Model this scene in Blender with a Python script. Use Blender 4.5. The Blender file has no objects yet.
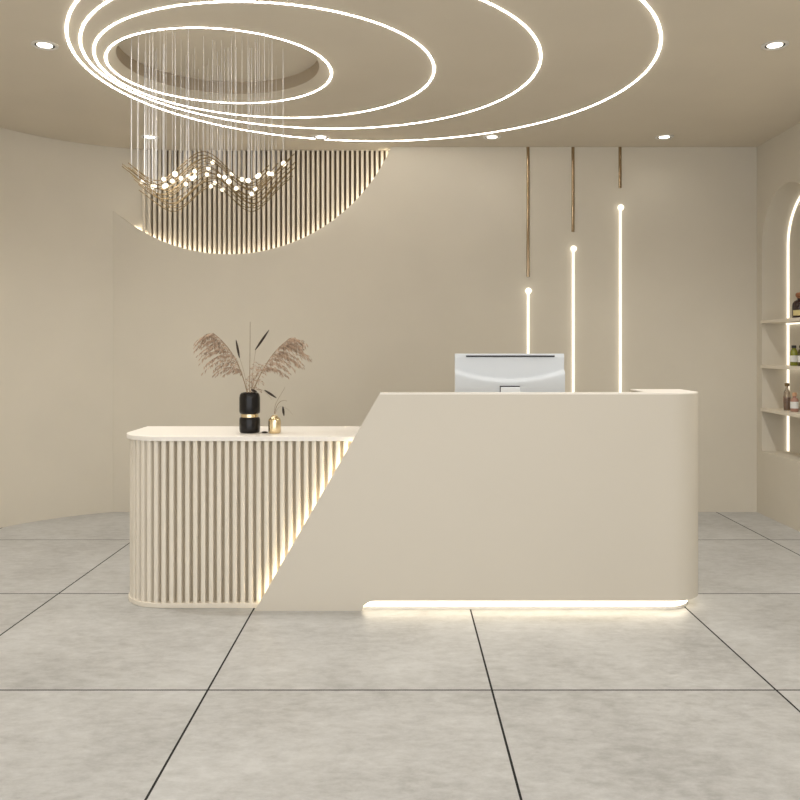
import bpy, bmesh, math, random
from mathutils import Vector, Matrix
PI = math.pi
R = math.radians
rnd = random.Random(7)
C = bpy.context.scene.collection
F, HX, HY, CZ = 820.0, 401.0, 349.0, 1.32      # focal length in pixels, vanishing point, eye height

# ------------------------------------------------------------------ materials
def new_mat(name):
    m = bpy.data.materials.new(name); m.use_nodes = True
    nt = m.node_tree; b = nt.nodes['Principled BSDF']
    return m, nt, b

def paint(name, col, rough=.6, var=.03, scale=3.0, bump=.0, spec=.5, metal=0, coat=0):
    m, nt, b = new_mat(name)
    tc = nt.nodes.new('ShaderNodeTexCoord')
    nz = nt.nodes.new('ShaderNodeTexNoise'); nz.inputs['Scale'].default_value = scale; nz.inputs['Detail'].default_value = 5
    nt.links.new(tc.outputs['Object'], nz.inputs['Vector'])
    rp = nt.nodes.new('ShaderNodeValToRGB')
    rp.color_ramp.elements[0].position = .3; rp.color_ramp.elements[1].position = .7
    rp.color_ramp.elements[0].color = (*[c*(1-var) for c in col], 1)
    rp.color_ramp.elements[1].color = (*[min(1, c*(1+var)) for c in col], 1)
    nt.links.new(nz.outputs['Fac'], rp.inputs['Fac']); nt.links.new(rp.outputs['Color'], b.inputs['Base Color'])
    b.inputs['Roughness'].default_value = rough
    b.inputs['Metallic'].default_value = metal
    b.inputs['Specular IOR Level'].default_value = spec
    b.inputs['Coat Weight'].default_value = coat
    if bump:
        n2 = nt.nodes.new('ShaderNodeTexNoise'); n2.inputs['Scale'].default_value = scale*30; n2.inputs['Detail'].default_value = 6
        nt.links.new(tc.outputs['Object'], n2.inputs['Vector'])
        bp = nt.nodes.new('ShaderNodeBump'); bp.inputs['Strength'].default_value = bump; bp.inputs['Distance'].default_value = .004
        nt.links.new(n2.outputs['Fac'], bp.inputs['Height']); nt.links.new(bp.outputs['Normal'], b.inputs['Normal'])
    return m

def glow(name, col, strength):
    m, nt, b = new_mat(name)
    b.inputs['Base Color'].default_value = (.8, .78, .7, 1)
    b.inputs['Emission Color'].default_value = (*col, 1)
    b.inputs['Emission Strength'].default_value = strength
    return m

def glassy(name, col, rough=.08):
    m, nt, b = new_mat(name)
    b.inputs['Base Color'].default_value = (*col, 1); b.inputs['Roughness'].default_value = rough
    b.inputs['Transmission Weight'].default_value = .85; b.inputs['IOR'].default_value = 1.45
    return m

WARM = (1.0, .86, .62)
NEUT = (1.0, .93, .80)
M_WALL = paint('wall_paint', (.617, .568, .478), .75, .02, 2.2, .05, .25)
M_CEIL = paint('ceiling_paint', (.665, .60, .495), .8, .02, 2.0, .04, .2)
M_RIM = paint('recess_side_brown', (.43, .36, .27), .7, .02, 4, 0, .2)  # side of the recess, coloured browner than the ceiling
M_DESK = paint('desk_lacquer', (.632, .585, .503), .42, .012, 1.5, 0, .35)
M_CREAM = paint('cream_lacquer', (.74, .67, .56), .4, .01, 2, 0, .4)
M_LEDGE = paint('ivory_top', (.85, .81, .75), .35, .01, 2, 0, .4)
M_SLAT = paint('slat_lacquer', (.76, .70, .60), .45, .02, 4, 0, .35)
M_WSLAT = paint('wall_slat_wood', (.74, .67, .56), .55, .03, 6, 0, .3)
M_BACK = paint('slat_backing', (.50, .43, .33), .8, .04, 5, 0, .2)
M_WBACK = paint('dark_slat_backing', (.14, .105, .07), .8, .04, 5, 0, .2)
M_GOLD = paint('brushed_gold', (.82, .67, .43), .2, .05, 20, 0, .5, 1)
M_BRONZE = paint('polished_bronze', (.42, .32, .21), .14, .05, 20, 0, .5, 1)
M_BRASS = paint('dull_brass_rod', (.24, .175, .095), .6, .05, 20, 0, .5, 1)
M_WIRE = paint('steel_wire', (.70, .69, .69), .45, .05, 10, 0, .5, .3)
M_CHROME = paint('brushed_chrome', (.78, .77, .75), .18, .03, 20, 0, .5, 1)
M_TRIM = paint('satin_trim', (.75, .73, .70), .3, .02, 20, 0, .5, .4)
M_BLACK = paint('black_glaze', (.009, .0075, .007), .22, .1, 6, 0, .3)
M_DARK = paint('dark_slot', (.03, .03, .035), .5, .1, 6, 0, .3)
M_SILVER = paint('silver_shell', (.65, .69, .735), .32, .01, 4, 0, .5, 0)
M_WHITE = paint('white_shell', (.76, .79, .82), .3, .01, 4, 0, .5)
M_SCREEN = paint('screen_glass', (.01, .01, .012), .08, .05, 4, 0, .6)
M_PLUME = paint('dry_pampas', (.43, .315, .23), .85, .5, 60, 0, .2)
M_STALK = paint('dry_stalk', (.30, .22, .14), .8, .2, 40, 0, .2)
M_PODS = paint('dark_dry_leaf', (.045, .032, .024), .7, .3, 40, 0, .3)
M_BOTTLE = paint('dark_amber_glass', (.03, .014, .012), .1, .2, 10, 0, .6)
M_WOOD = paint('cork_brown_wood', (.30, .12, .05), .5, .25, 30, 0, .4)
M_LABEL = paint('paper_label', (.72, .72, .70), .7, .03, 20, 0, .2)
M_LABELY = paint('yellow_paper_label', (.62, .52, .25), .7, .05, 20, 0, .2)
M_GREEN = paint('olive_oil_glass', (.20, .21, .02), .12, .3, 25, 0, .6)
M_OLIVE = paint('dark_olive_glass', (.07, .055, .012), .12, .3, 25, 0, .6)
M_CLEAR = glassy('smoky_clear_glass', (.55, .47, .38))
M_PINK = paint('rosy_liquid', (.36, .20, .15), .2, .15, 20, 0, .5)
M_CORK = paint('pale_cork', (.60, .36, .22), .7, .15, 30, 0, .2)
L_RING = glow('ring_light_diffuser', (1.0, .96, .90), 11.0)
L_TUBE = glow('wall_tube_diffuser', NEUT, .85)
L_STRIP = glow('warm_led_strip', (1, .92, .76), 7.0)
L_DIAG = glow('warm_edge_strip', WARM, 7.5)
L_KICK = glow('warm_plinth_strip', (1.0, .88, .68), 2.8)
L_NICHE = glow('niche_led_strip', NEUT, .75)
L_DOWN = glow('downlight_lens', NEUT, 2.5)
L_GLOBE = glow('globe_glow', (1.0, .88, .66), 1.0)

def floor_mat():
    m, nt, b = new_mat('concrete_floor_tile')
    N, Lk = nt.nodes, nt.links
    geo = N.new('ShaderNodeNewGeometry'); sp = N.new('ShaderNodeSeparateXYZ'); Lk.new(geo.outputs['Position'], sp.inputs[0])
    def mth(op, a, bb=None):
        n = N.new('ShaderNodeMath'); n.operation = op
        for i, v in enumerate((a, bb)):
            if v is None: continue
            if isinstance(v, (int, float)): n.inputs[i].default_value = v
            else: Lk.new(v, n.inputs[i])
        return n.outputs[0]
    def joint(ax, off, pitch, w):
        t = mth('DIVIDE', mth('SUBTRACT', sp.outputs[ax], off), pitch)
        d = mth('MULTIPLY', mth('ABSOLUTE', mth('SUBTRACT', mth('FRACT', mth('ADD', t, 40.5)), .5)), pitch)
        cell = mth('FLOOR', mth('ADD', t, 40.0))
        return mth('LESS_THAN', d, w), cell
    jx, cx = joint('X', .352, 1.100, .0040)
    jy, cy = joint('Y', 3.174, 1.250, .0045)
    j = mth('MAXIMUM', jx, jy)
    # every tile shifts the stone pattern
    cb = N.new('ShaderNodeCombineXYZ')
    Lk.new(mth('ADD', sp.outputs['X'], mth('MULTIPLY', cy, 7.3)), cb.inputs[0])
    Lk.new(mth('ADD', sp.outputs['Y'], mth('MULTIPLY', cx, 5.1)), cb.inputs[1])
    n1 = N.new('ShaderNodeTexNoise'); n1.inputs['Scale'].default_value = 1.6; n1.inputs['Detail'].default_value = 9; n1.inputs['Roughness'].default_value = .62; n1.inputs['Distortion'].default_value = .2
    Lk.new(cb.outputs[0], n1.inputs['Vector'])
    mp = N.new('ShaderNodeMapping'); mp.inputs['Scale'].default_value = (1, 1.5, 1); Lk.new(cb.outputs[0], mp.inputs[0])
    n2 = N.new('ShaderNodeTexNoise'); n2.inputs['Scale'].default_value = 9; n2.inputs['Detail'].default_value = 12; n2.inputs['Roughness'].default_value = .78; n2.inputs['Distortion'].default_value = .3
    Lk.new(mp.outputs[0], n2.inputs['Vector'])
    n3 = N.new('ShaderNodeTexNoise'); n3.inputs['Scale'].default_value = 26; n3.inputs['Detail'].default_value = 8; n3.inputs['Roughness'].default_value = .75
    mp3 = N.new('ShaderNodeMapping'); mp3.inputs['Scale'].default_value = (.55, 1.1, 1); Lk.new(cb.outputs[0], mp3.inputs[0]); Lk.new(mp3.outputs[0], n3.inputs['Vector'])
    f = mth('ADD', mth('ADD', mth('MULTIPLY', n1.outputs['Fac'], .34), mth('MULTIPLY', n2.outputs['Fac'], .36)), mth('MULTIPLY', n3.outputs['Fac'], .30))
    rp = N.new('ShaderNodeValToRGB'); e = rp.color_ramp.elements
    e[0].position = .40; e[0].color = (.345, .342, .335, 1)
    e[1].position = .60; e[1].color = (.555, .558, .555, 1)
    k = rp.color_ramp.elements.new(.5); k.color = (.460, .459, .453, 1)
    Lk.new(f, rp.inputs['Fac'])
    mx = N.new('ShaderNodeMix'); mx.data_type = 'RGBA'
    Lk.new(j, mx.inputs['Factor']); Lk.new(rp.outputs['Color'], mx.inputs['A']); mx.inputs['B'].default_value = (.004, .004, .004, 1)
    Lk.new(mx.outputs['Result'], b.inputs['Base Color'])
    Lk.new(mth('ADD', mth('ADD', mth('MULTIPLY', n2.outputs['Fac'], .25), .24), mth('MULTIPLY', j, .5)), b.inputs['Roughness'])
    b.inputs['Specular IOR Level'].default_value = .42
    bp = N.new('ShaderNodeBump'); bp.inputs['Strength'].default_value = .12; bp.inputs['Distance'].default_value = .003
    Lk.new(mth('SUBTRACT', n2.outputs['Fac'], mth('MULTIPLY', j, 2.0)), bp.inputs['Height']); Lk.new(bp.outputs['Normal'], b.inputs['Normal'])
    return m
M_FLOOR = floor_mat()

# ------------------------------------------------------------------ mesh helpers
def obj(name, bm, mat, parent=None, smooth=35, bevel=0, loc=None, doubles=True):
    if doubles: bmesh.ops.remove_doubles(bm, verts=bm.verts, dist=1e-5)
    bmesh.ops.recalc_face_normals(bm, faces=bm.faces)
    me = bpy.data.meshes.new(name); bm.to_mesh(me); bm.free()
    if smooth:
        for p in me.polygons: p.use_smooth = True
        me.set_sharp_from_angle(angle=R(smooth))
    me.materials.append(mat)
    o = bpy.data.objects.new(name, me); C.objects.link(o)
    if parent is not None:
        o.parent = parent
        o.matrix_parent_inverse = Matrix.Translation(-parent.location)
    if bevel:
        md = o.modifiers.new('bevel', 'BEVEL'); md.width = bevel; md.segments = 2; md.limit_method = 'ANGLE'; md.angle_limit = R(50)
    return o

def tag(o, label, cat, group=None):
    o['label'] = label; o['category'] = cat
    if group: o['group'] = group
    return o

def thing(name, label, cat, loc, group=None):
    o = bpy.data.objects.new(name, None); C.objects.link(o); o.location = loc
    o.empty_display_size = .1
    return tag(o, label, cat, group)

def struct(o):
    o['kind'] = 'structure'; return o

def B(): return bmesh.new()

def box(bm, x0, x1, y0, y1, z0, z1):
    v = [bm.verts.new(p) for p in ((x0,y0,z0),(x1,y0,z0),(x1,y1,z0),(x0,y1,z0),(x0,y0,z1),(x1,y0,z1),(x1,y1,z1),(x0,y1,z1))]
    for f in ((0,3,2,1),(4,5,6,7),(0,1,5,4),(1,2,6,5),(2,3,7,6),(3,0,4,7)): bm.faces.new([v[i] for i in f])

def prism(bm, pts, axis, a, b):
    """closed outline pts (2D) extruded along axis from a to b"""
    def P(p, t):
        return {'x': (t, p[0], p[1]), 'y': (p[0], t, p[1]), 'z': (p[0], p[1], t)}[axis]
    lo = [bm.verts.new(P(p, a)) for p in pts]; hi = [bm.verts.new(P(p, b)) for p in pts]
    n = len(pts)
    bm.faces.new(lo[::-1]); bm.faces.new(hi)
    for i in range(n): bm.faces.new((lo[i], lo[(i+1) % n], hi[(i+1) % n], hi[i]))

def ribbon(bm, path, z0, z1, th):
    """wall of thickness th along a plan path; th is offset to the left of travel"""
    n = len(path); off = []
    for i, p in enumerate(path):
        a = Vector(path[max(0, i-1)]); c = Vector(path[min(n-1, i+1)])
        d = (c-a).normalized(); off.append(Vector(p) + th*Vector((-d.y, d.x)))
    rows = []
    for i in range(n):
        p, q = path[i], off[i]
        rows.append([bm.verts.new((p[0],p[1],z0)), bm.verts.new((p[0],p[1],z1)), bm.verts.new((q[0],q[1],z1)), bm.verts.new((q[0],q[1],z0))])
    for i in range(n-1):
        for k in range(4): bm.faces.new((rows[i][k], rows[i+1][k], rows[i+1][(k+1)%4], rows[i][(k+1)%4]))
    bm.faces.new(rows[0]); bm.faces.new(rows[-1][::-1])

def tube(bm, pts, r, seg=8, r_end=None, closed=False):
    pts = [Vector(p) for p in pts]; n = len(pts); rings = []
    up = Vector((0,0,1)); prev = None
    for i, p in enumerate(pts):
        if closed: d = pts[(i+1) % n]-pts[i-1]
        else: d = pts[min(n-1, i+1)]-pts[max(0, i-1)]
        d.normalize()
        if prev is None:
            s = d.cross(up)
            if s.length < 1e-3: s = d.cross(Vector((1,0,0)))
        else: s = prev-d*prev.dot(d)
        s.normalize(); prev = s; t = d.cross(s)
        rr = r if r_end is None else r+(r_end-r)*i/(n-1)
        if callable(r): rr = r(i/(n-1))
        rings.append([bm.verts.new(p+rr*(math.cos(2*PI*k/seg)*s+math.sin(2*PI*k/seg)*t)) for k in range(seg)])
    for i in range(n if closed else n-1):
        a, c = rings[i], rings[(i+1) % n]
        for k in range(seg): bm.faces.new((a[k], a[(k+1)%seg], c[(k+1)%seg], c[k]))
    if not closed:
        bm.faces.new(rings[0][::-1]); bm.faces.new(rings[-1])

def lathe(bm, prof, cx, cy, z, seg=32):
    rings = []
    for r, h in prof:
        if r < 1e-6: rings.append([bm.verts.new((cx, cy, z+h))])
        else: rings.append([bm.verts.new((cx+r*math.cos(2*PI*k/seg), cy+r*math.sin(2*PI*k/seg), z+h)) for k in range(seg)])
    for a, c in zip(rings, rings[1:]):
        for k in range(seg):
            k2 = (k+1) % seg
            if len(a) == 1 and len(c) == 1: continue
            if len(a) == 1: bm.faces.new((a[0], c[k2], c[k]))
            elif len(c) == 1: bm.faces.new((a[k], a[k2], c[0]))
            else: bm.faces.new((a[k], a[k2], c[k2], c[k]))

def ball(bm, c, r, u=14, v=10):
    bmesh.ops.create_uvsphere(bm, u_segments=u, v_segments=v, radius=r, matrix=Matrix.Translation(c))

def arc(cx, cy, r, a0, a1, n):
    return [(cx+r*math.cos(R(a0+(a1-a0)*i/n)), cy+r*math.sin(R(a0+(a1-a0)*i/n))) for i in range(n+1)]

def holed(bm, outer, hole, P):
    """planar sheet with one hole; P maps 2D to 3D"""
    es = []
    for loop in (outer, hole):
        vs = [bm.verts.new(P(p)) for p in loop]
        for i in range(len(vs)): es.append(bm.edges.new((vs[i], vs[(i+1) % len(vs)])))
    bmesh.ops.triangle_fill(bm, use_beauty=True, use_dissolve=False, edges=es)

def px(x, y, d):   # photo pixel at depth d -> world
    return Vector(((x-HX)*d/F, d, CZ+(HY-y)*d/F))

# ------------------------------------------------------------------ setting
H, YF, YB, XR, XL = 2.955, -1.6, 6.637, 2.881, -3.135
WC = (-1.75, 5.40); WR = 1.3694                      # curved left wall
YW = WC[1]+WR                                       # wall behind the slats

bm = B(); box(bm, XL-.15, XR+.35, YF, 7.0, -.08, 0)
struct(obj('floor', bm, M_FLOOR, smooth=0))

RC = (-1.034, 4.69); RR = .563; RH = .075            # round ceiling recess
bm = B()
hole = arc(*RC, RR, 0, 360, 96)[:-1]
holed(bm, [(XL-.15, YF), (XR+.35, YF), (XR+.35, 7.0), (XL-.15, 7.0)], hole, lambda p: (p[0], p[1], H))
struct(obj('ceiling', bm, M_CEIL, smooth=0))
bm = B()
bm.faces.new([bm.verts.new((p[0], p[1], H+RH)) for p in hole])
struct(obj('ceiling_recess', bm, M_CEIL, smooth=0))
bm = B()  # upright side of the recess, darker brown than its disc
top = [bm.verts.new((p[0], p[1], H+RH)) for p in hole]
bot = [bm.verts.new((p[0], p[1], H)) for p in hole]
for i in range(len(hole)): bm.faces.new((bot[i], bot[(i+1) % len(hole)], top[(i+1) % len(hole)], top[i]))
struct(obj('recess_side_1', bm, M_RIM, smooth=30))

bm = B()
path = [(XL, YF), (XL, 2.0)] + [(XL, 5.40)] + arc(*WC, WR, 180, 90, 48)[1:] + [(.15, YW)]
ribbon(bm, path, 0, H, .12)
struct(obj('wall_left', bm, M_WALL, smooth=20))

KC = (-1.392, 3.513); KR = 1.4246; KX0 = -2.331     # round cut in the back wall panel
a_r = math.degrees(math.atan2(H-KC[1], math.sqrt(KR**2-(H-KC[1])**2)))
zl = KC[1]-math.sqrt(KR**2-(KX0-KC[0])**2)
a_l = math.degrees(math.atan2(zl-KC[1], KX0-KC[0]))
cut = arc(*KC, KR, a_r, a_l, 72)
bm = B()
prism(bm, [(KX0, 0), (XR, 0), (XR, H)] + cut, 'y', YB, YB+.06)
struct(obj('wall_back', bm, M_WALL, smooth=30))
bm = B(); box(bm, .02, XR+.35, YB+.06, YB+.16, 0, H)
struct(obj('wall_rear', bm, M_WALL, smooth=0))

# right wall with the arched niche
NC, NR, NZ, NB = 6.124, .42, 2.14, .505
ND = .210
arch = [(NC-NR, NB)] + [(NC+NR, NB)] + [(NC+NR*math.cos(R(t)), NZ+NR*math.sin(R(t))) for t in range(0, 181, 4)]
bm = B()
holed(bm, [(YF, 0), (YB, 0), (YB, H), (YF, H)], arch, lambda p: (XR, p[0], p[1]))
f_ = [bm.verts.new((XR, p[0], p[1])) for p in arch]; g_ = [bm.verts.new((XR+ND, p[0], p[1])) for p in arch]
n = len(arch)
for i in range(n): bm.faces.new((f_[i], f_[(i+1) % n], g_[(i+1) % n], g_[i]))
bm.faces.new(g_)
struct(obj('wall_right', bm, M_WALL, smooth=30))

# ------------------------------------------------------------------ slatted panel in the round cut
t = thing('slatted_wall_panel', 'vertical beige slats with dark gaps filling the segment cut high in the back wall', 'wall panel', (KC[0], YW, 2.1))
bm = B(); bk = B()
x = -2.10; last = None
def wall_y(x): return YW if x > WC[0] else WC[1]+math.sqrt(WR**2-(x-WC[0])**2)
xs = []
while x < .02:
    xs.append(x); x += .0405
for x in xs:
    dz = KR**2-(x-KC[0])**2
    z0 = max(KC[1]-math.sqrt(dz), 0)-.10
    y = wall_y(x)-.001
    p = [(x-.0108, y), (x-.0108, y-.030), (x-.008, y-.034), (x+.008, y-.034), (x+.0108, y-.030), (x+.0108, y)]
    prism(bm, p, 'z', z0, H-.001)
obj('slats', bm, M_WSLAT, t, smooth=0)
bot = [(x, KC[1]-math.sqrt(KR**2-(x-KC[0])**2)-.10) for x in xs]
bm = B()
for (xa, za), (xb, zb) in zip(bot, bot[1:]):
    if xb < -2.02: continue
    ya, yb = wall_y(xa)-.003, wall_y(xb)-.003
    bm.faces.new([bm.verts.new(p) for p in ((xa, ya, za), (xb, yb, zb), (xb, yb, H-.001), (xa, ya, H-.001))])
obj('backing', bm, M_WBACK, t, smooth=0)
bm = B()
vs = []
for p in arc(*KC, KR, a_r-1, a_l+1, 90):
    d = Vector((p[0]-KC[0], p[1]-KC[1])).normalized()
    vs.append([bm.verts.new((p[0]+d.x*k, YB+yy, p[1]+d.y*k)) for k, yy in ((.004, .0605), (.004, .069), (.014, .069), (.014, .0605))])
for a, c in zip(vs, vs[1:]):
    for k in range(4): bm.faces.new((a[k], a[(k+1) % 4], c[(k+1) % 4], c[k]))
obj('led_strip', bm, L_STRIP, t, smooth=0)

# ------------------------------------------------------------------ ceiling ring lights
for cx, cy, r, w, lab in ((-1.051, 4.809, .641, .0092, 'smallest glowing white ring light, close around the round ceiling recess'),
                       (-.774, 4.825, .968, .0092, 'second smallest glowing white ring light on the ceiling'),
                       (-.491, 4.79, 1.289, .0096, 'second largest glowing white ring light on the ceiling'),
                       (-.193, 4.806, 1.637, .0100, 'largest glowing white ring light, outermost on the ceiling')):
    bm = B(); n = 160; rows = []
    for i in range(n):
        c, s = math.cos(2*PI*i/n), math.sin(2*PI*i/n)
        rows.append([bm.verts.new((cx+(r+dr)*c, cy+(r+dr)*s, H-dz)) for dr, dz in ((-w/2, .0008), (-w/2, .0018), (-w/3, .003), (w/3, .003), (w/2, .0018), (w/2, .0008))])
    for i in range(n):
        a, c = rows[i], rows[(i+1) % n]
        for k in range(5): bm.faces.new((a[k], a[k+1], c[k+1], c[k]))
    tag(obj('ring_light', bm, L_RING), lab, 'ring light', 'ceiling ring lights')

# ------------------------------------------------------------------ downlights
def downlight(x, y, lab, power):
    t = thing('downlight', lab, 'downlight', (x, y, H), 'recessed ceiling downlights')
    bm = B(); lathe(bm, [(.070, 0), (.070, -.003), (.062, -.007), (.054, -.006), (.049, -.001), (.049, 0)], x, y, H, 40)
    obj('trim_ring', bm, M_TRIM, t)
    bm = B(); lathe(bm, [(.0525, -.0005), (.0525, -.0035), (.040, -.0015)], x, y, H, 40)
    obj('baffle', bm, M_DARK, t)
    bm = B(); lathe(bm, [(.040, -.001), (.039, -.0035), (.03, -.005), (0, -.0055)], x, y, H, 40)
    obj('lens', bm, L_DOWN, t)
    l = bpy.data.lights.new('downlight_lamp', 'SPOT'); l.energy = power; l.spot_size = R(150); l.spot_blend = .9; l.shadow_soft_size = .04; l.color = (1, .97, .91)
    o = bpy.data.objects.new('downlight_lamp', l); C.objects.link(o); o.location = (x, y, H-.03)
    return t
PW = 62
for X, lab in ((-1.916, 'recessed downlight at the far left of the ceiling, left of all the rings'), (2.011, 'recessed downlight at the far right of the ceiling, nearest the arched niche')):
    downlight(X, 4.41, lab, PW)
for X, lab in ((-1.936, 'recessed downlight behind the chandelier wires, leftmost of the back row'),
               (-.617, 'recessed downlight just above the slatted wall segment, second in the back row'),
               (.702, 'recessed downlight near the outermost ring, above the leftmost gold wall strip'),
               (2.03, 'recessed downlight nearest the back right corner, end of the back row')):
    downlight(X, 6.32, lab, PW*.01)
# bare spots added behind the viewpoint as fill for desk and floor
for y, e in ((1.4, 13), (-.2, 13)):
    for X in (-1.93, -.617, .702, 2.02):
        l = bpy.data.lights.new('rear_fill_lamp', 'SPOT'); l.energy = e; l.spot_size = R(168); l.spot_blend = .5; l.shadow_soft_size = .06; l.color = (1, .97, .91)
        o = bpy.data.objects.new('rear_fill_lamp', l); C.objects.link(o); o.location = (X, y, H-.03)

# ------------------------------------------------------------------ wall lights and gold strips
for X, zr, zb, who in ((1.028, 1.903, 1.789, 'shortest'), (1.392, 2.267, 2.129, 'middle'), (1.7725, 2.623, 2.461, 'tallest')):
    bm = B(); p = arc(X, YB, .013, 180, 360, 12)
    prism(bm, [(q[0], YB-.0005+(q[1]-YB)*.75) for q in p], 'z', zr, H-.001)
    lab = {'shortest': 'longest gold strip on the back wall, above the shortest light tube', 'middle': 'middle gold strip on the back wall, above the second light tube', 'tallest': 'shortest gold strip on the back wall, above the tallest light tube'}[who]
    tag(obj('gold_wall_strip', bm, M_BRONZE, smooth=50), lab, 'wall strip', 'gold strips on the back wall')
    t = thing('wall_light', who+' of three vertical light tubes on the back wall with a glowing ball on top', 'wall light', (X, YB-.016, .15), 'vertical light tubes on the back wall')
    bm = B(); tube(bm, [(X, YB-.0095, .15), (X, YB-.0095, zb-.018)], .0085, 14); obj('tube', bm, L_TUBE, t)
    bm = B(); ball(bm, (X, YB-.0255, zb), .0245, 20, 14); obj('globe', bm, L_TUBE, t)

# ------------------------------------------------------------------ niche: strip, shelves, bottles
bm = B()
xb, w = XR+ND, .014
inner = [(NC+NR-.002, NB+.002)] + [(NC+(NR-.002)*math.cos(R(a)), NZ+(NR-.002)*math.sin(R(a))) for a in range(0, 181, 4)] + [(NC-NR+.002, NB+.002)]
vs = []
for i, (y, z) in enumerate(inner):
    if i == 0: d = Vector((-1, 0))
    elif i == len(inner)-1: d = Vector((1, 0))
    else: d = Vector((NC-y, NZ-z)).normalized()
    y2, z2 = y+d.x*w, z+d.y*w
    vs.append([bm.verts.new((xb-.001, y, z)), bm.verts.new((xb-.012, y, z)), bm.verts.new((xb-.012, y2, z2)), bm.verts.new((xb-.001, y2, z2))])
for a, c in zip(vs, vs[1:]):
    for k in range(3): bm.faces.new((a[k], a[k+1], c[k+1], c[k]))
tag(obj('led_strip', bm, L_NICHE, smooth=0), 'white light strip tracing the back edge of the arched niche', 'light strip')
SH = []
for zb_, lab, led in ((1.5235, 'top shelf of the arched niche, under the dark round bottle', 1), (1.168, 'middle shelf of the arched niche, under the olive green bottles', 1), (.825, 'lowest shelf of the arched niche, under the tall clear bottle', 0)):
    t = thing('wall_shelf', lab, 'shelf', (XR+.1, NC, zb_), 'shelves of the arched niche')
    bm = B(); box(bm, XR-.014, XR+ND-.0135, NC-NR+.001, NC+NR-.001, zb_, zb_+.024)
    obj('board', bm, M_CREAM, t, smooth=0, bevel=.002)
    if led:
        bm = B(); box(bm, XR+ND-.034, XR+ND-.016, NC-NR+.004, NC+NR-.034, zb_-.010, zb_-.0005)
        obj('led_strip', bm, L_NICHE, t, smooth=0)
    SH.append(zb_+.024)

def rx(p, d): return (p-HX)*d/F
# dark round bottle
d = 6.09; X = XR+.085; z = SH[0]
t = thing('bottle', 'dark round shouldered bottle with a brown wooden stopper on the top niche shelf', 'bottle', (X, d, z))
bm = B(); lathe(bm, [(0, 0), (.052, 0), (.056, .006), (.056, .095), (.053, .112), (.043, .127), (.028, .136), (.020, .140), (.020, .150), (0, .150)], X, d, z); obj('body', bm, M_BOTTLE, t)
bm = B(); lathe(bm, [(0, .150), (.024, .150), (.024, .156), (.030, .160), (.034, .172), (.032, .186), (.022, .192), (0, .193)], X, d, z); obj('stopper', bm, M_WOOD, t)
bm = B()
for a in range(8):
    a0, a1 = R(185+a*14), R(185+a*14+14)
    q = [(X+.0567*math.cos(a0), d+.0567*math.sin(a0)), (X+.0567*math.cos(a1), d+.0567*math.sin(a1))]
    bm.faces.new([bm.verts.new(p) for p in ((*q[0], z+.02), (*q[1], z+.02), (*q[1], z+.06), (*q[0], z+.06))])
obj('paper_label', bm, M_LABELY, t)
# olive bottles
def square_bottle(X, d, z, hw, body_h, cap_h, mat, capm, lab, grp):
    t = thing('bottle', lab, 'bottle', (X, d, z), grp)
    bm = B(); lathe(bm, [(0, 0), (hw*.94, 0), (hw, .005), (hw, body_h*.72), (hw*.9, body_h*.86), (hw*.55, body_h*.95), (hw*.5, body_h), (0, body_h)], X, d, z, 28); obj('body', bm, mat, t)
    bm = B(); lathe(bm, [(0, body_h), (hw*.62, body_h), (hw*.62, body_h+cap_h-.003), (hw*.56, body_h+cap_h), (0, body_h+cap_h)], X, d, z, 24); obj('cap', bm, capm, t)
    bm = B(); r = hw*1.015
    lathe(bm, [(r, body_h*.22), (r, body_h*.58)], X, d, z, 28); obj('paper_label', bm, M_LABEL, t)
g = 'small bottles on the middle niche shelf'
square_bottle(3.000, 6.26, SH[1], .027, .135, .020, M_GREEN, M_DARK, 'olive green bottle with pale label, nearest the light strip on the middle shelf', g)
square_bottle(3.000, 6.14, SH[1], .027, .135, .020, M_OLIVE, M_DARK, 'brownish bottle with pale label, right of the olive green one on the middle shelf', g)
# tall clear bottle
d = 6.29; X = rx(787, d); z = SH[2]
t = thing('bottle', 'tall slim smoky clear glass bottle standing on the lowest niche shelf', 'bottle', (X, d, z))
bm = B(); lathe(bm, [(0, 0), (.021, 0), (.024, .008), (.027, .06), (.027, .105), (.022, .14), (.012, .162), (.010, .185), (0, .185)], X, d, z); obj('body', bm, M_CLEAR, t)
bm = B(); lathe(bm, [(0, .006), (.019, .006), (.0245, .06), (.0245, .10), (0, .10)], X, d, z); obj('liquid', bm, M_PINK, t)
bm = B(); lathe(bm, [(0, .1855), (.013, .1855), (.017, .190), (.017, .205), (.012, .210), (0, .210)], X, d, z); obj('stopper', bm, M_BRASS, t)
# small labelled bottle
d = 6.17; X = rx(794.5, d)
t = thing('bottle', 'small rosy bottle with a cork stopper and white label on the lowest niche shelf', 'bottle', (X, d, z))
bm = B(); lathe(bm, [(0, 0), (.026, 0), (.029, .005), (.029, .085), (.024, .097), (.013, .104), (.013, .116), (0, .116)], X, d, z); obj('body', bm, M_PINK, t)
bm = B(); lathe(bm, [(0, .1165), (.012, .1165), (.015, .122), (.015, .142), (0, .145)], X, d, z); obj('stopper', bm, M_CORK, t)
bm = B(); lathe(bm, [(.0295, .025), (.0295, .075)], X, d, z); obj('paper_label', bm, M_LABEL, t)

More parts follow.
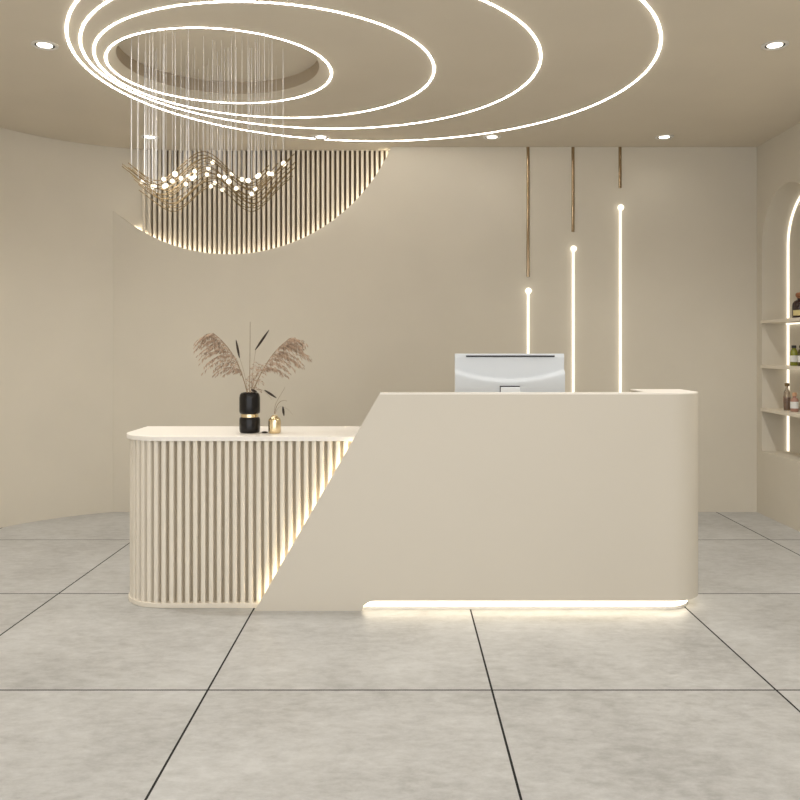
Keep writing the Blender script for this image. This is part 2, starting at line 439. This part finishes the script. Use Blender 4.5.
# ------------------------------------------------------------------ low slatted counter
CX0, CX1, CY0, CY1, CT = -1.4600, -.105, 4.166, 4.72, .8756
def plan(ins, x1=CX1, rb=.02):
    r = .235-ins
    cx, cy = CX0+.235, CY0+.235
    p = [(CX0+ins, CY1-ins)] + arc(cx, cy, r, 180, 270, 20) + [(x1, CY0+ins)]
    return p
t = thing('service_counter', 'low cream counter with ribbed slatted front and rounded left end', 'counter', (-.78, 4.44, 0))
bm = B(); prism(bm, plan(0)+[(CX1, CY1)], 'z', CT-.024, CT); obj('counter_top', bm, M_LEDGE, t, bevel=.002)
bm = B(); prism(bm, plan(.050)+[(CX1, CY1-.03)], 'z', .026, CT-.0245); obj('body', bm, M_BACK, t)
bm = B(); prism(bm, plan(.009)+[(CX1, CY1-.009)], 'z', .0, .0255); obj('base', bm, M_SLAT, t, bevel=.003)
bm = B()
pl = plan(.016); pl = [(CX0+.016, CY1-.05)] + pl[1:]
seg = [(Vector(a), Vector(b)) for a, b in zip(pl, pl[1:])]
tot = sum((b-a).length for a, b in seg)
s = .02
acc = 0; i = 0
while s < tot-.02:
    while acc+(seg[i][1]-seg[i][0]).length < s: acc += (seg[i][1]-seg[i][0]).length; i += 1
    a, b_ = seg[i]; dr = (b_-a).normalized(); nrm = Vector((-dr.y, dr.x))      # nrm points into the counter
    p = a+dr*(s-acc)
    out = [p+dr*.0115*k for k in ()]
    prof = [(-.0118, .036), (-.0118, .005), (-.0105, .0015), (-.0075, .0), (.0075, .0), (.0105, .0015), (.0118, .005), (.0118, .036)]
    prism(bm, [tuple(p+dr*u+nrm*v) for u, v in prof], 'z', .0255, CT-.0245)
    s += .0404
obj('slatted_front', bm, M_SLAT, t, smooth=30)

# ------------------------------------------------------------------ tall reception desk
DY, DT, TH = 4.131, 1.097, .018
t = thing('reception_desk', 'tall smooth beige reception desk with slanted left edge and glowing plinth', 'desk', (.5, 4.45, 0))
desk = t
xa, xb_ = -.7385, -.1065
cx, r = 1.371, .18
zt = DT-.006
poly = [(xa, 0)] + [(-.131-.065*math.cos(R(a)), .05*math.sin(R(a))) for a in range(0, 91, 10)] + [(cx, .05), (cx, zt), (xa+(xb_-xa)*zt/DT, zt)]
bm = B(); prism(bm, poly, 'y', DY, DY+TH)
path = arc(cx, DY+r, r, 270, 360, 24) + [(cx+r, 4.56)]
ribbon(bm, path, .05, zt, TH)
obj('front_panel', bm, M_DESK, t, smooth=30)
bm = B()
led = [(xb_+.0005, DY)] + arc(cx, DY+r, r, 270, 360, 24) + [(cx+r, 4.56), (1.275, 4.56), (1.262, 4.235), (xb_+.0005, 4.235)]
prism(bm, led, 'z', zt, DT); obj('top_ledge', bm, M_LEDGE, t)
bm = B(); box(bm, -.088, -.070, DY+TH+.001, 4.262, .05, zt-.001); box(bm, -.088, -.070, 4.262, 4.80, .05, .754); obj('side_panel', bm, M_DESK, t, smooth=0)
bm = B(); box(bm, 1.275, 1.293, 4.262, 4.56, .05, zt-.001); box(bm, 1.294, cx+r-TH-.001, 4.542, 4.56, .05, zt-.001); obj('pedestal', bm, M_DESK, t, smooth=0)
bm = B(); box(bm, -.069, 1.274, DY+TH+.001, 4.86, .755, .780); obj('work_surface', bm, M_CREAM, t, smooth=0, bevel=.003)
bm = B(); box(bm, -.069, 1.274, DY+TH+.001, 4.167, .05, .754); obj('inner_panel', bm, M_DESK, t, smooth=0)
ins = .026
rp, pc = .150, (1.345, DY+ins+.150)
pl = [(-.240, DY+ins)] + arc(*pc, rp, 270, 360, 24) + [(pc[0]+rp, 4.53)]
bm = B(); prism(bm, pl + [(-.240, 4.53)], 'z', 0, .049); obj('plinth', bm, M_LEDGE, t, smooth=30)
pl2 = [(-.239, DY+ins-.0012)] + arc(*pc, rp+.0012, 270, 360, 24) + [(pc[0]+rp+.0012, 4.52)]
bm = B()
vs = [(bm.verts.new((p[0], p[1], .016)), bm.verts.new((p[0], p[1], .048))) for p in pl2]
for a, c in zip(vs, vs[1:]): bm.faces.new((a[0], c[0], c[1], a[1]))
obj('plinth_light', bm, L_KICK, t)
# light strip hidden behind the slanted edge
dv = Vector((xb_-xa, DT)).normalized(); nv = Vector((dv.y, -dv.x))
bm = B()
p0 = Vector((xa, 0))+dv*.05+nv*.009; p1 = Vector((xa, 0))+dv*.985+nv*.009
q0, q1 = p0+nv*.012, p1+nv*.012
ya = DY+TH+.0005
prism(bm, [tuple(p0), tuple(q0), tuple(q1), tuple(p1)], 'y', ya, ya+.008)
obj('edge_light', bm, L_DIAG, t, smooth=0)

# ------------------------------------------------------------------ computer
D = 4.62; W = 109*D/F/2; X = (509.5-HX)*D/F; zt_ = CZ-4.6*D/F; zb_ = zt_-.41
t = thing('desktop_computer', 'silver all in one computer seen from behind on the reception desk', 'computer', (X, D+.05, .780))
bm = B(); nx, nz = 40, 60; rows = []
def back_y(u, v):            # u -1..1, v 0 (bottom)..1 (top): a lower bulge under a smile shaped ridge
    z = zb_+v*(zt_-zb_)
    yr = 381.0-9.5*u*u       # pixel row of the ridge
    zr = CZ-(yr-HY)*D/F
    s = min(1, max(0, (zr+.014-z)/.022)); s = s*s*(3-2*s)
    edge = 1.0
    return D+.006-(.026*s+.008)*math.sqrt(max(0, edge))*min(1, .35+(1-v)*12 if v > .95 else 1)
for j in range(nz+1):
    v = j/nz; row = []
    for i in range(nx+1):
        u = -1+2*i/nx
        row.append(bm.verts.new((X+u*W, back_y(u, v), zb_+v*(zt_-zb_))))
    rows.append(row)
for j in range(nz):
    for i in range(nx): bm.faces.new((rows[j][i], rows[j][i+1], rows[j+1][i+1], rows[j+1][i]))
fr = [[bm.verts.new((X+u*W, D+.028, z)) for u in (-1, 1)] for z in (zb_, zt_)]
be = [e for e in bm.edges if e.is_boundary]
loop = [rows[0][i] for i in range(nx+1)] + [rows[j][nx] for j in range(1, nz+1)] + [rows[nz][i] for i in range(nx-1, -1, -1)] + [rows[j][0] for j in range(nz-1, 0, -1)]
fl = [bm.verts.new((v.co.x, D+.028, v.co.z)) for v in loop]
for v in [q for r_ in fr for q in r_]: bm.verts.remove(v)
for i in range(len(loop)): bm.faces.new((loop[i], loop[(i+1) % len(loop)], fl[(i+1) % len(loop)], fl[i]))
bm.faces.new(fl[::-1])
obj('shell', bm, M_SILVER, t, smooth=40)
zs = CZ-(356.2-HY)*D/F
bm = B(); box(bm, X-43.5*D/F, X+45*D/F, D-.0065, D+.004, zs-.0045, zs+.0045); obj('vent_slot', bm, M_DARK, t, smooth=0)
bm = B(); box(bm, X-W+.008, X+W-.008, D+.0282, D+.0295, zb_+.05, zt_-.008); obj('screen', bm, M_SCREEN, t, smooth=0)
# stand
zc = CZ-(386.6-HY)*D/F
bm = B()
yb0 = D-.030
pr = [(yb0-.004, zc), (yb0-.012, zc-.006), (yb0-.045, .80), (yb0-.045, .7805), (D+.16, .7805), (D+.16, .788), (D+.01, .790), (yb0+.002, zc-.02)]
w1 = 9.4*D/F
prism(bm, [(p[0], p[1]) for p in pr], 'x', X-w1, X+w1)
for v in bm.verts:
    k = 1+.30*(zc-v.co.z)/(zc-.78); v.co.x = X+(v.co.x-X)*k
obj('stand', bm, M_WHITE, t, smooth=20, bevel=.003)
bm = B(); box(bm, X-w1-.004, X+w1+.001, yb0-.003, yb0+.003, zc+.0, zc+.0055); box(bm, X-w1-.005, X-w1-.001, yb0-.002, yb0+.003, zc-.05, zc+.0055); obj('hinge_slot', bm, M_DARK, t, smooth=0)

# ------------------------------------------------------------------ vases and dried stems
VZ = CT
d = 4.36; VX, VY = rx(249.7, d), d
k = d/F
t = thing('vase', 'tall black glazed vase with a gold band on the low counter', 'vase', (VX, VY, VZ))
r0 = 10.3*k
bm = B(); lathe(bm, [(0, 0), (r0*.86, 0), (r0*.96, .006), (r0, .02), (r0, .070), (r0*.96, .079), (r0*.86, .083), (0, .083)], VX, VY, VZ, 40); obj('lower_body', bm, M_BLACK, t, smooth=50)
bm = B(); lathe(bm, [(0, .0832), (r0*.84, .0832), (r0*.84, .0998), (0, .0998)], VX, VY, VZ, 40); obj('gold_band', bm, M_GOLD, t)
top = 40.3*k
bm = B(); lathe(bm, [(0, .100), (r0*.86, .100), (r0*.96, .104), (r0, .114), (r0, top-.030), (r0*.95, top-.013), (r0*.82, top-.003), (r0*.62, top), (r0*.56, top-.004), (r0*.56, top-.05), (0, top-.05)], VX, VY, VZ, 40); obj('upper_body', bm, M_BLACK, t, smooth=50)
VT = VZ+top
d2 = 4.33; GX, GY = rx(274.6, d2), d2; k2 = d2/F
t = thing('vase', 'small gold metal vase beside the black vase on the low counter', 'vase', (GX, GY, VZ))
r1 = 6.3*k2
bm = B(); lathe(bm, [(0, 0), (r1*.80, 0), (r1*.94, .004), (r1, .014), (r1, .062), (r1*.93, .074), (r1*.72, .082), (r1*.5, .086), (r1*.46, .090), (r1*.5, .095), (r1*.38, .095), (r1*.36, .086), (r1*.6, .06), (0, .055)], GX, GY, VZ, 36); obj('body', bm, M_GOLD, t, smooth=50)

def bez(pts, n):
    out = []
    for i in range(n+1):
        u = i/n; P = [Vector(p) for p in pts]
        while len(P) > 1: P = [a.lerp(b, u) for a, b in zip(P, P[1:])]
        out.append(P[0])
    return out

def plume(name, lab, ctrl, side, seed, y0):
    """pampas plume: curved stalk with drooping sprays on its outer side"""
    r_ = random.Random(seed)
    P = [px(x, y, d + dy) for (x, y, dy) in ctrl]
    st = bez(P, 40)
    t = thing(name, lab, 'dried grass', tuple(st[0]), 'pampas plumes in the black vase')
    bm = B(); tube(bm, st, .0030, 7, .0012); obj('stalk', bm, M_STALK, t)
    bm = B()
    for b_ in range(40):
        u = .30+.70*(b_/39)**.9
        i = min(39, int(u*40)); o = st[i]; dr = (st[i+1]-st[i]).normalized()
        env = math.sin(PI*min(1, (u-.22)/.80))**.6
        L = (.066+.120*env)*r_.uniform(.75, 1.15)*(1 if b_ % 4 else .55)
        sd = side if b_ % 6 else -side*.35
        az = r_.uniform(-.8, .8)
        v = (dr*r_.uniform(.75, 1.0)+Vector((sd*r_.uniform(.35, .8), az, r_.uniform(-.15, .15)))).normalized()
        q = [o]; cur = o.copy(); n = 9
        for s_ in range(n):
            v = (v+Vector((side*.09, 0, -.21))*(.55+.9*s_/n)).normalized()
            cur = cur+v*L/n; q.append(cur.copy())
        tube(bm, q, .0014, 5, .0005)
        for s_ in range(2, n+1):
            for _ in range(2):
                a = q[s_]+Vector((r_.gauss(0, .002),)*3)
                w = (v*1.0+Vector((r_.gauss(side*.25, .45), r_.gauss(0, .5), r_.gauss(-.55, .4)))).normalized()
                l = r_.uniform(.010, .024)
                tube(bm, [a, a+w*l*.5, a+w*l+Vector((0, 0, -.003))], lambda q_: .0006+.0017*math.sin(PI*min(1, q_*.9+.08)), 4)
    obj('feathery_head', bm, M_PLUME, t, smooth=0, doubles=False)
    return t
plume('pampas_plume', 'left feathery beige pampas plume leaning out of the black vase', [(248, 396, 0), (243, 375, -.01), (236, 350, -.04), (213, 333, -.05)], -1, 3, 0)
plume('pampas_plume', 'right feathery beige pampas plume leaning out of the black vase', [(251, 396, 0), (262, 368, .0), (273, 350, .03), (289, 339, .05)], 1, 11, 0)
def leaf(bm, a, b, w):
    a, b = Vector(a), Vector(b); pts = [a.lerp(b, i/8) for i in range(9)]
    tube(bm, pts, lambda q: .0008+w*math.sin(PI*min(1, .05+q*.93))**.8, 8)
def stem(name, lab, ctrl, leaves=(), r0_=.0016, grp=None, w=.0055, dd=d):
    P = bez([px(x, y, dd+dy) for x, y, dy in ctrl], 20)
    t = thing(name, lab, 'dried stem', tuple(P[0]), grp)
    bm = B(); tube(bm, P, r0_, 6, r0_*.6); obj('stalk', bm, M_STALK, t)
    for (x0, y0, x1, y1, dy) in leaves:
        bm = B(); leaf(bm, px(x0, y0, dd+dy), px(x1, y1, dd+dy), w); obj('leaf', bm, M_PODS, t)
    return t
g = 'thin dried stems in the black vase'
stem('dried_reed', 'straight bare dried stalk rising tallest from the black vase', [(249.5, 397, .01), (250, 360, .01), (250.2, 322, .01)], (), .0021, g)
stem('dried_reed', 'thin dried stem with an upright dark pod leaning left in the black vase', [(248.5, 397, -.012), (245, 372, -.02), (239, 356, -.02)], [(239.5, 358, 236, 340, -.02)], .0011, g)
stem('dried_reed', 'thin dried stem with a long dark pod slanting up right in the black vase', [(250.5, 397, .012), (252, 372, .02), (256, 349, .02)], [(255.2, 350, 269, 330, .02)], .0011, g)
stem('dried_reed', 'thin dried stem with a dark leaf drooping right over the black vase rim', [(251.5, 397, -.012), (256, 384, -.02), (265, 389, -.03), (272, 400, -.03)], [(264.5, 390, 276.5, 398, -.03), (251, 389.5, 257, 392, -.025)], .0010, g)
def sprig():
    r_ = random.Random(5)
    P = bez([px(250, 396, d-.004), px(253, 380, d-.01), px(262, 366, d-.02)], 14)
    t = thing('dried_sprig', 'small rosy dried sprig in the middle of the black vase', 'dried stem', tuple(P[0]))
    bm = B(); tube(bm, P, .0014, 6, .0008); obj('stalk', bm, M_STALK, t)
    bm = B()
    for i in range(70):
        o = P[r_.randint(3, 14)]
        v = Vector((r_.uniform(-1, 1), r_.uniform(-.6, .6), r_.uniform(-.3, 1))).normalized()
        l = r_.uniform(.02, .05); q = [o, o+v*l*.6, o+v*l+Vector((0, 0, -.006))]
        tube(bm, q, .0009, 5, .0005)
        tube(bm, [q[2], q[2]+v*.006+Vector((0, 0, -.003)), q[2]+v*.012+Vector((0, 0, -.008))], lambda q_: .0006+.0022*math.sin(PI*min(1, q_*.9+.08)), 5)
    obj('florets', bm, M_PLUME, t, doubles=False)
sprig()
g = 'twigs in the gold vase'
stem('twig', 'slim twig rising straight from the gold vase towards the right plume', [(274.5, 414, 0), (273.5, 402, 0), (281, 396, 0), (285, 387, 0)], [], .0013, g, .004, d2)
stem('twig', 'bent twig with a hanging dark leaf in the gold vase', [(274.8, 414, -.004), (276, 403, -.005), (281, 399, -.01), (287, 401, -.01)], [(282.8, 406.5, 284, 416, -.01)], .0017, g, .0055, d2)
stem('twig', 'fine twig spreading low to the right from the gold vase', [(275.2, 414, .004), (278, 404, .0), (284, 404, .0), (293, 415, 0)], [], .0008, g, .004, d2)
bm = B(); a = px(261.5, 430, 4.33); b_ = px(268, 429, 4.33); a.z = b_.z = VZ+.005
leaf(bm, a, b_, .0045)
tag(obj('fallen_leaf', bm, M_PODS), 'dark dry leaf lying on the counter between the two vases', 'leaf')

# ------------------------------------------------------------------ chandelier
CHX, CHY = -1.10, 4.72
t = thing('chandelier', 'brass chandelier of wavy rods and tiny globes hung on many wires', 'chandelier', (CHX, CHY, H+RH))
ctrl = [(-1.74, 2.42), (-1.60, 2.305), (-1.438, 2.207), (-1.187, 2.365), (-.948, 2.207), (-.76, 2.365), (-.60, 2.515)]
def wave(x):
    for i in range(len(ctrl)-1):
        (x0, z0), (x1, z1) = ctrl[i], ctrl[i+1]
        if x <= x1 or i == len(ctrl)-2:
            def slope(j):
                if j <= 0: return (ctrl[1][1]-ctrl[0][1])/(ctrl[1][0]-ctrl[0][0])
                if j >= len(ctrl)-1: return (ctrl[-1][1]-ctrl[-2][1])/(ctrl[-1][0]-ctrl[-2][0])
                if j in (2, 3, 4): return 0
                return (ctrl[j+1][1]-ctrl[j-1][1])/(ctrl[j+1][0]-ctrl[j-1][0])
            h = x1-x0; u = (x-x0)/h
            m0, m1 = slope(i)*h, slope(i+1)*h
            return (2*u**3-3*u*u+1)*z0+(u**3-2*u*u+u)*m0+(-2*u**3+3*u*u)*z1+(u**3-u*u)*m1
NROD = 15
rods = []
for i in range(NROD):
    f = i/(NROD-1); y = 4.36+.82*f
    sh = .15*(1-f)+rnd.uniform(-.022, .022)
    xa_ = -1.465-.04*f-.085*math.sin(PI*min(1, f*.8+.0))+rnd.uniform(-.03, .05)
    xb2 = -.66-.06*abs(1-2*f)**2+.05*f+rnd.uniform(-.04, .03)
    dz = (((i*7) % 15)/14-.5)*.065
    rods.append((y, xa_, xb2, dz, sh))
    bm = B(); n = 60
    tube(bm, [(xa_+(xb2-xa_)*j/n, y, wave(xa_+(xb2-xa_)*j/n-sh)+dz) for j in range(n+1)], .0028, 6)
    obj('rod', bm, M_BRASS, t)
gp = [(68,242),(130,265),(143,268),(195,270),(207,265),(193,198),(258,200),(242,235),(292,230),(320,250),(355,238),(370,228),(335,205),(370,180),(440,200),(448,165),(473,125),(462,265),(485,245),(528,293),(510,207),(540,212),(565,222),(580,190),(607,270),(640,178),(672,100),(678,125),(727,120),(738,210),(715,275),(695,307),(793,163),(878,123),(811,197)]
big = {6, 22, 33}
hang = []
for q, (a, b_) in enumerate(gp):
    u, v = 130+a/5.714, 140+b_/5.714
    best = None
    for (y, x0, x1, dz, sh) in rods:
        x = (u-HX)*y/F
        if not x0+.01 < x < x1-.01: continue
        e = abs(HY-(wave(x-sh)+dz-CZ)*F/y-v)
        if best is None or e < best[0]: best = (e, x, y, dz, sh)
    if best is None: continue
    e, x, y, dz, sh = best
    zz = wave(x-sh)+dz
    bm = B(); ball(bm, (x, y, zz), .0150 if q in big else .0118, 14, 10); obj('globe', bm, L_GLOBE, t)
    hang.append((x, y, zz))
nw = 0
for i in range(84):
    for _ in range(200):
        if i < len(hang) and _ == 0: x, y, zz = hang[i]; y += .0; zz += .006
        else:
            y, x0, x1, dz, sh = rods[rnd.randrange(NROD)]
            x = rnd.uniform(x0+.01, min(x1, -.62)-.01) if i % 6 else rnd.uniform(x0+.01, x0+.09); zz = wave(x-sh)+dz
        if (x-RC[0])**2+(y-RC[1])**2 < (RR-.03)**2: break
    else: continue
    bm = B(); tube(bm, [(x, y, zz), (x, y, H+RH-.0005)], rnd.choice((.0009, .0012, .0018)), 5); obj('wire', bm, M_WIRE, t)

# ------------------------------------------------------------------ even world light, added as fill through the open room front
w = bpy.data.worlds.new('front_fill'); bpy.context.scene.world = w; w.use_nodes = True
bg = w.node_tree.nodes['Background']; bg.inputs['Color'].default_value = (.97, .98, 1.0, 1); bg.inputs['Strength'].default_value = 1.15

# ------------------------------------------------------------------ camera
cam = bpy.data.cameras.new('camera'); co = bpy.data.objects.new('camera', cam); C.objects.link(co)
co.location = (0, 0, CZ); co.rotation_euler = (R(90), 0, 0)
cam.sensor_fit = 'HORIZONTAL'; cam.sensor_width = 36; cam.lens = 36*F/800
cam.shift_x = -(HX-400)/800; cam.shift_y = -(400-HY)/800
cam.clip_start = .05
sc = bpy.context.scene; sc.camera = co
vs = sc.view_settings; vs.view_transform = 'Standard'; vs.look = 'None'; vs.gamma = 1; vs.use_curve_mapping = False; vs.exposure = .97
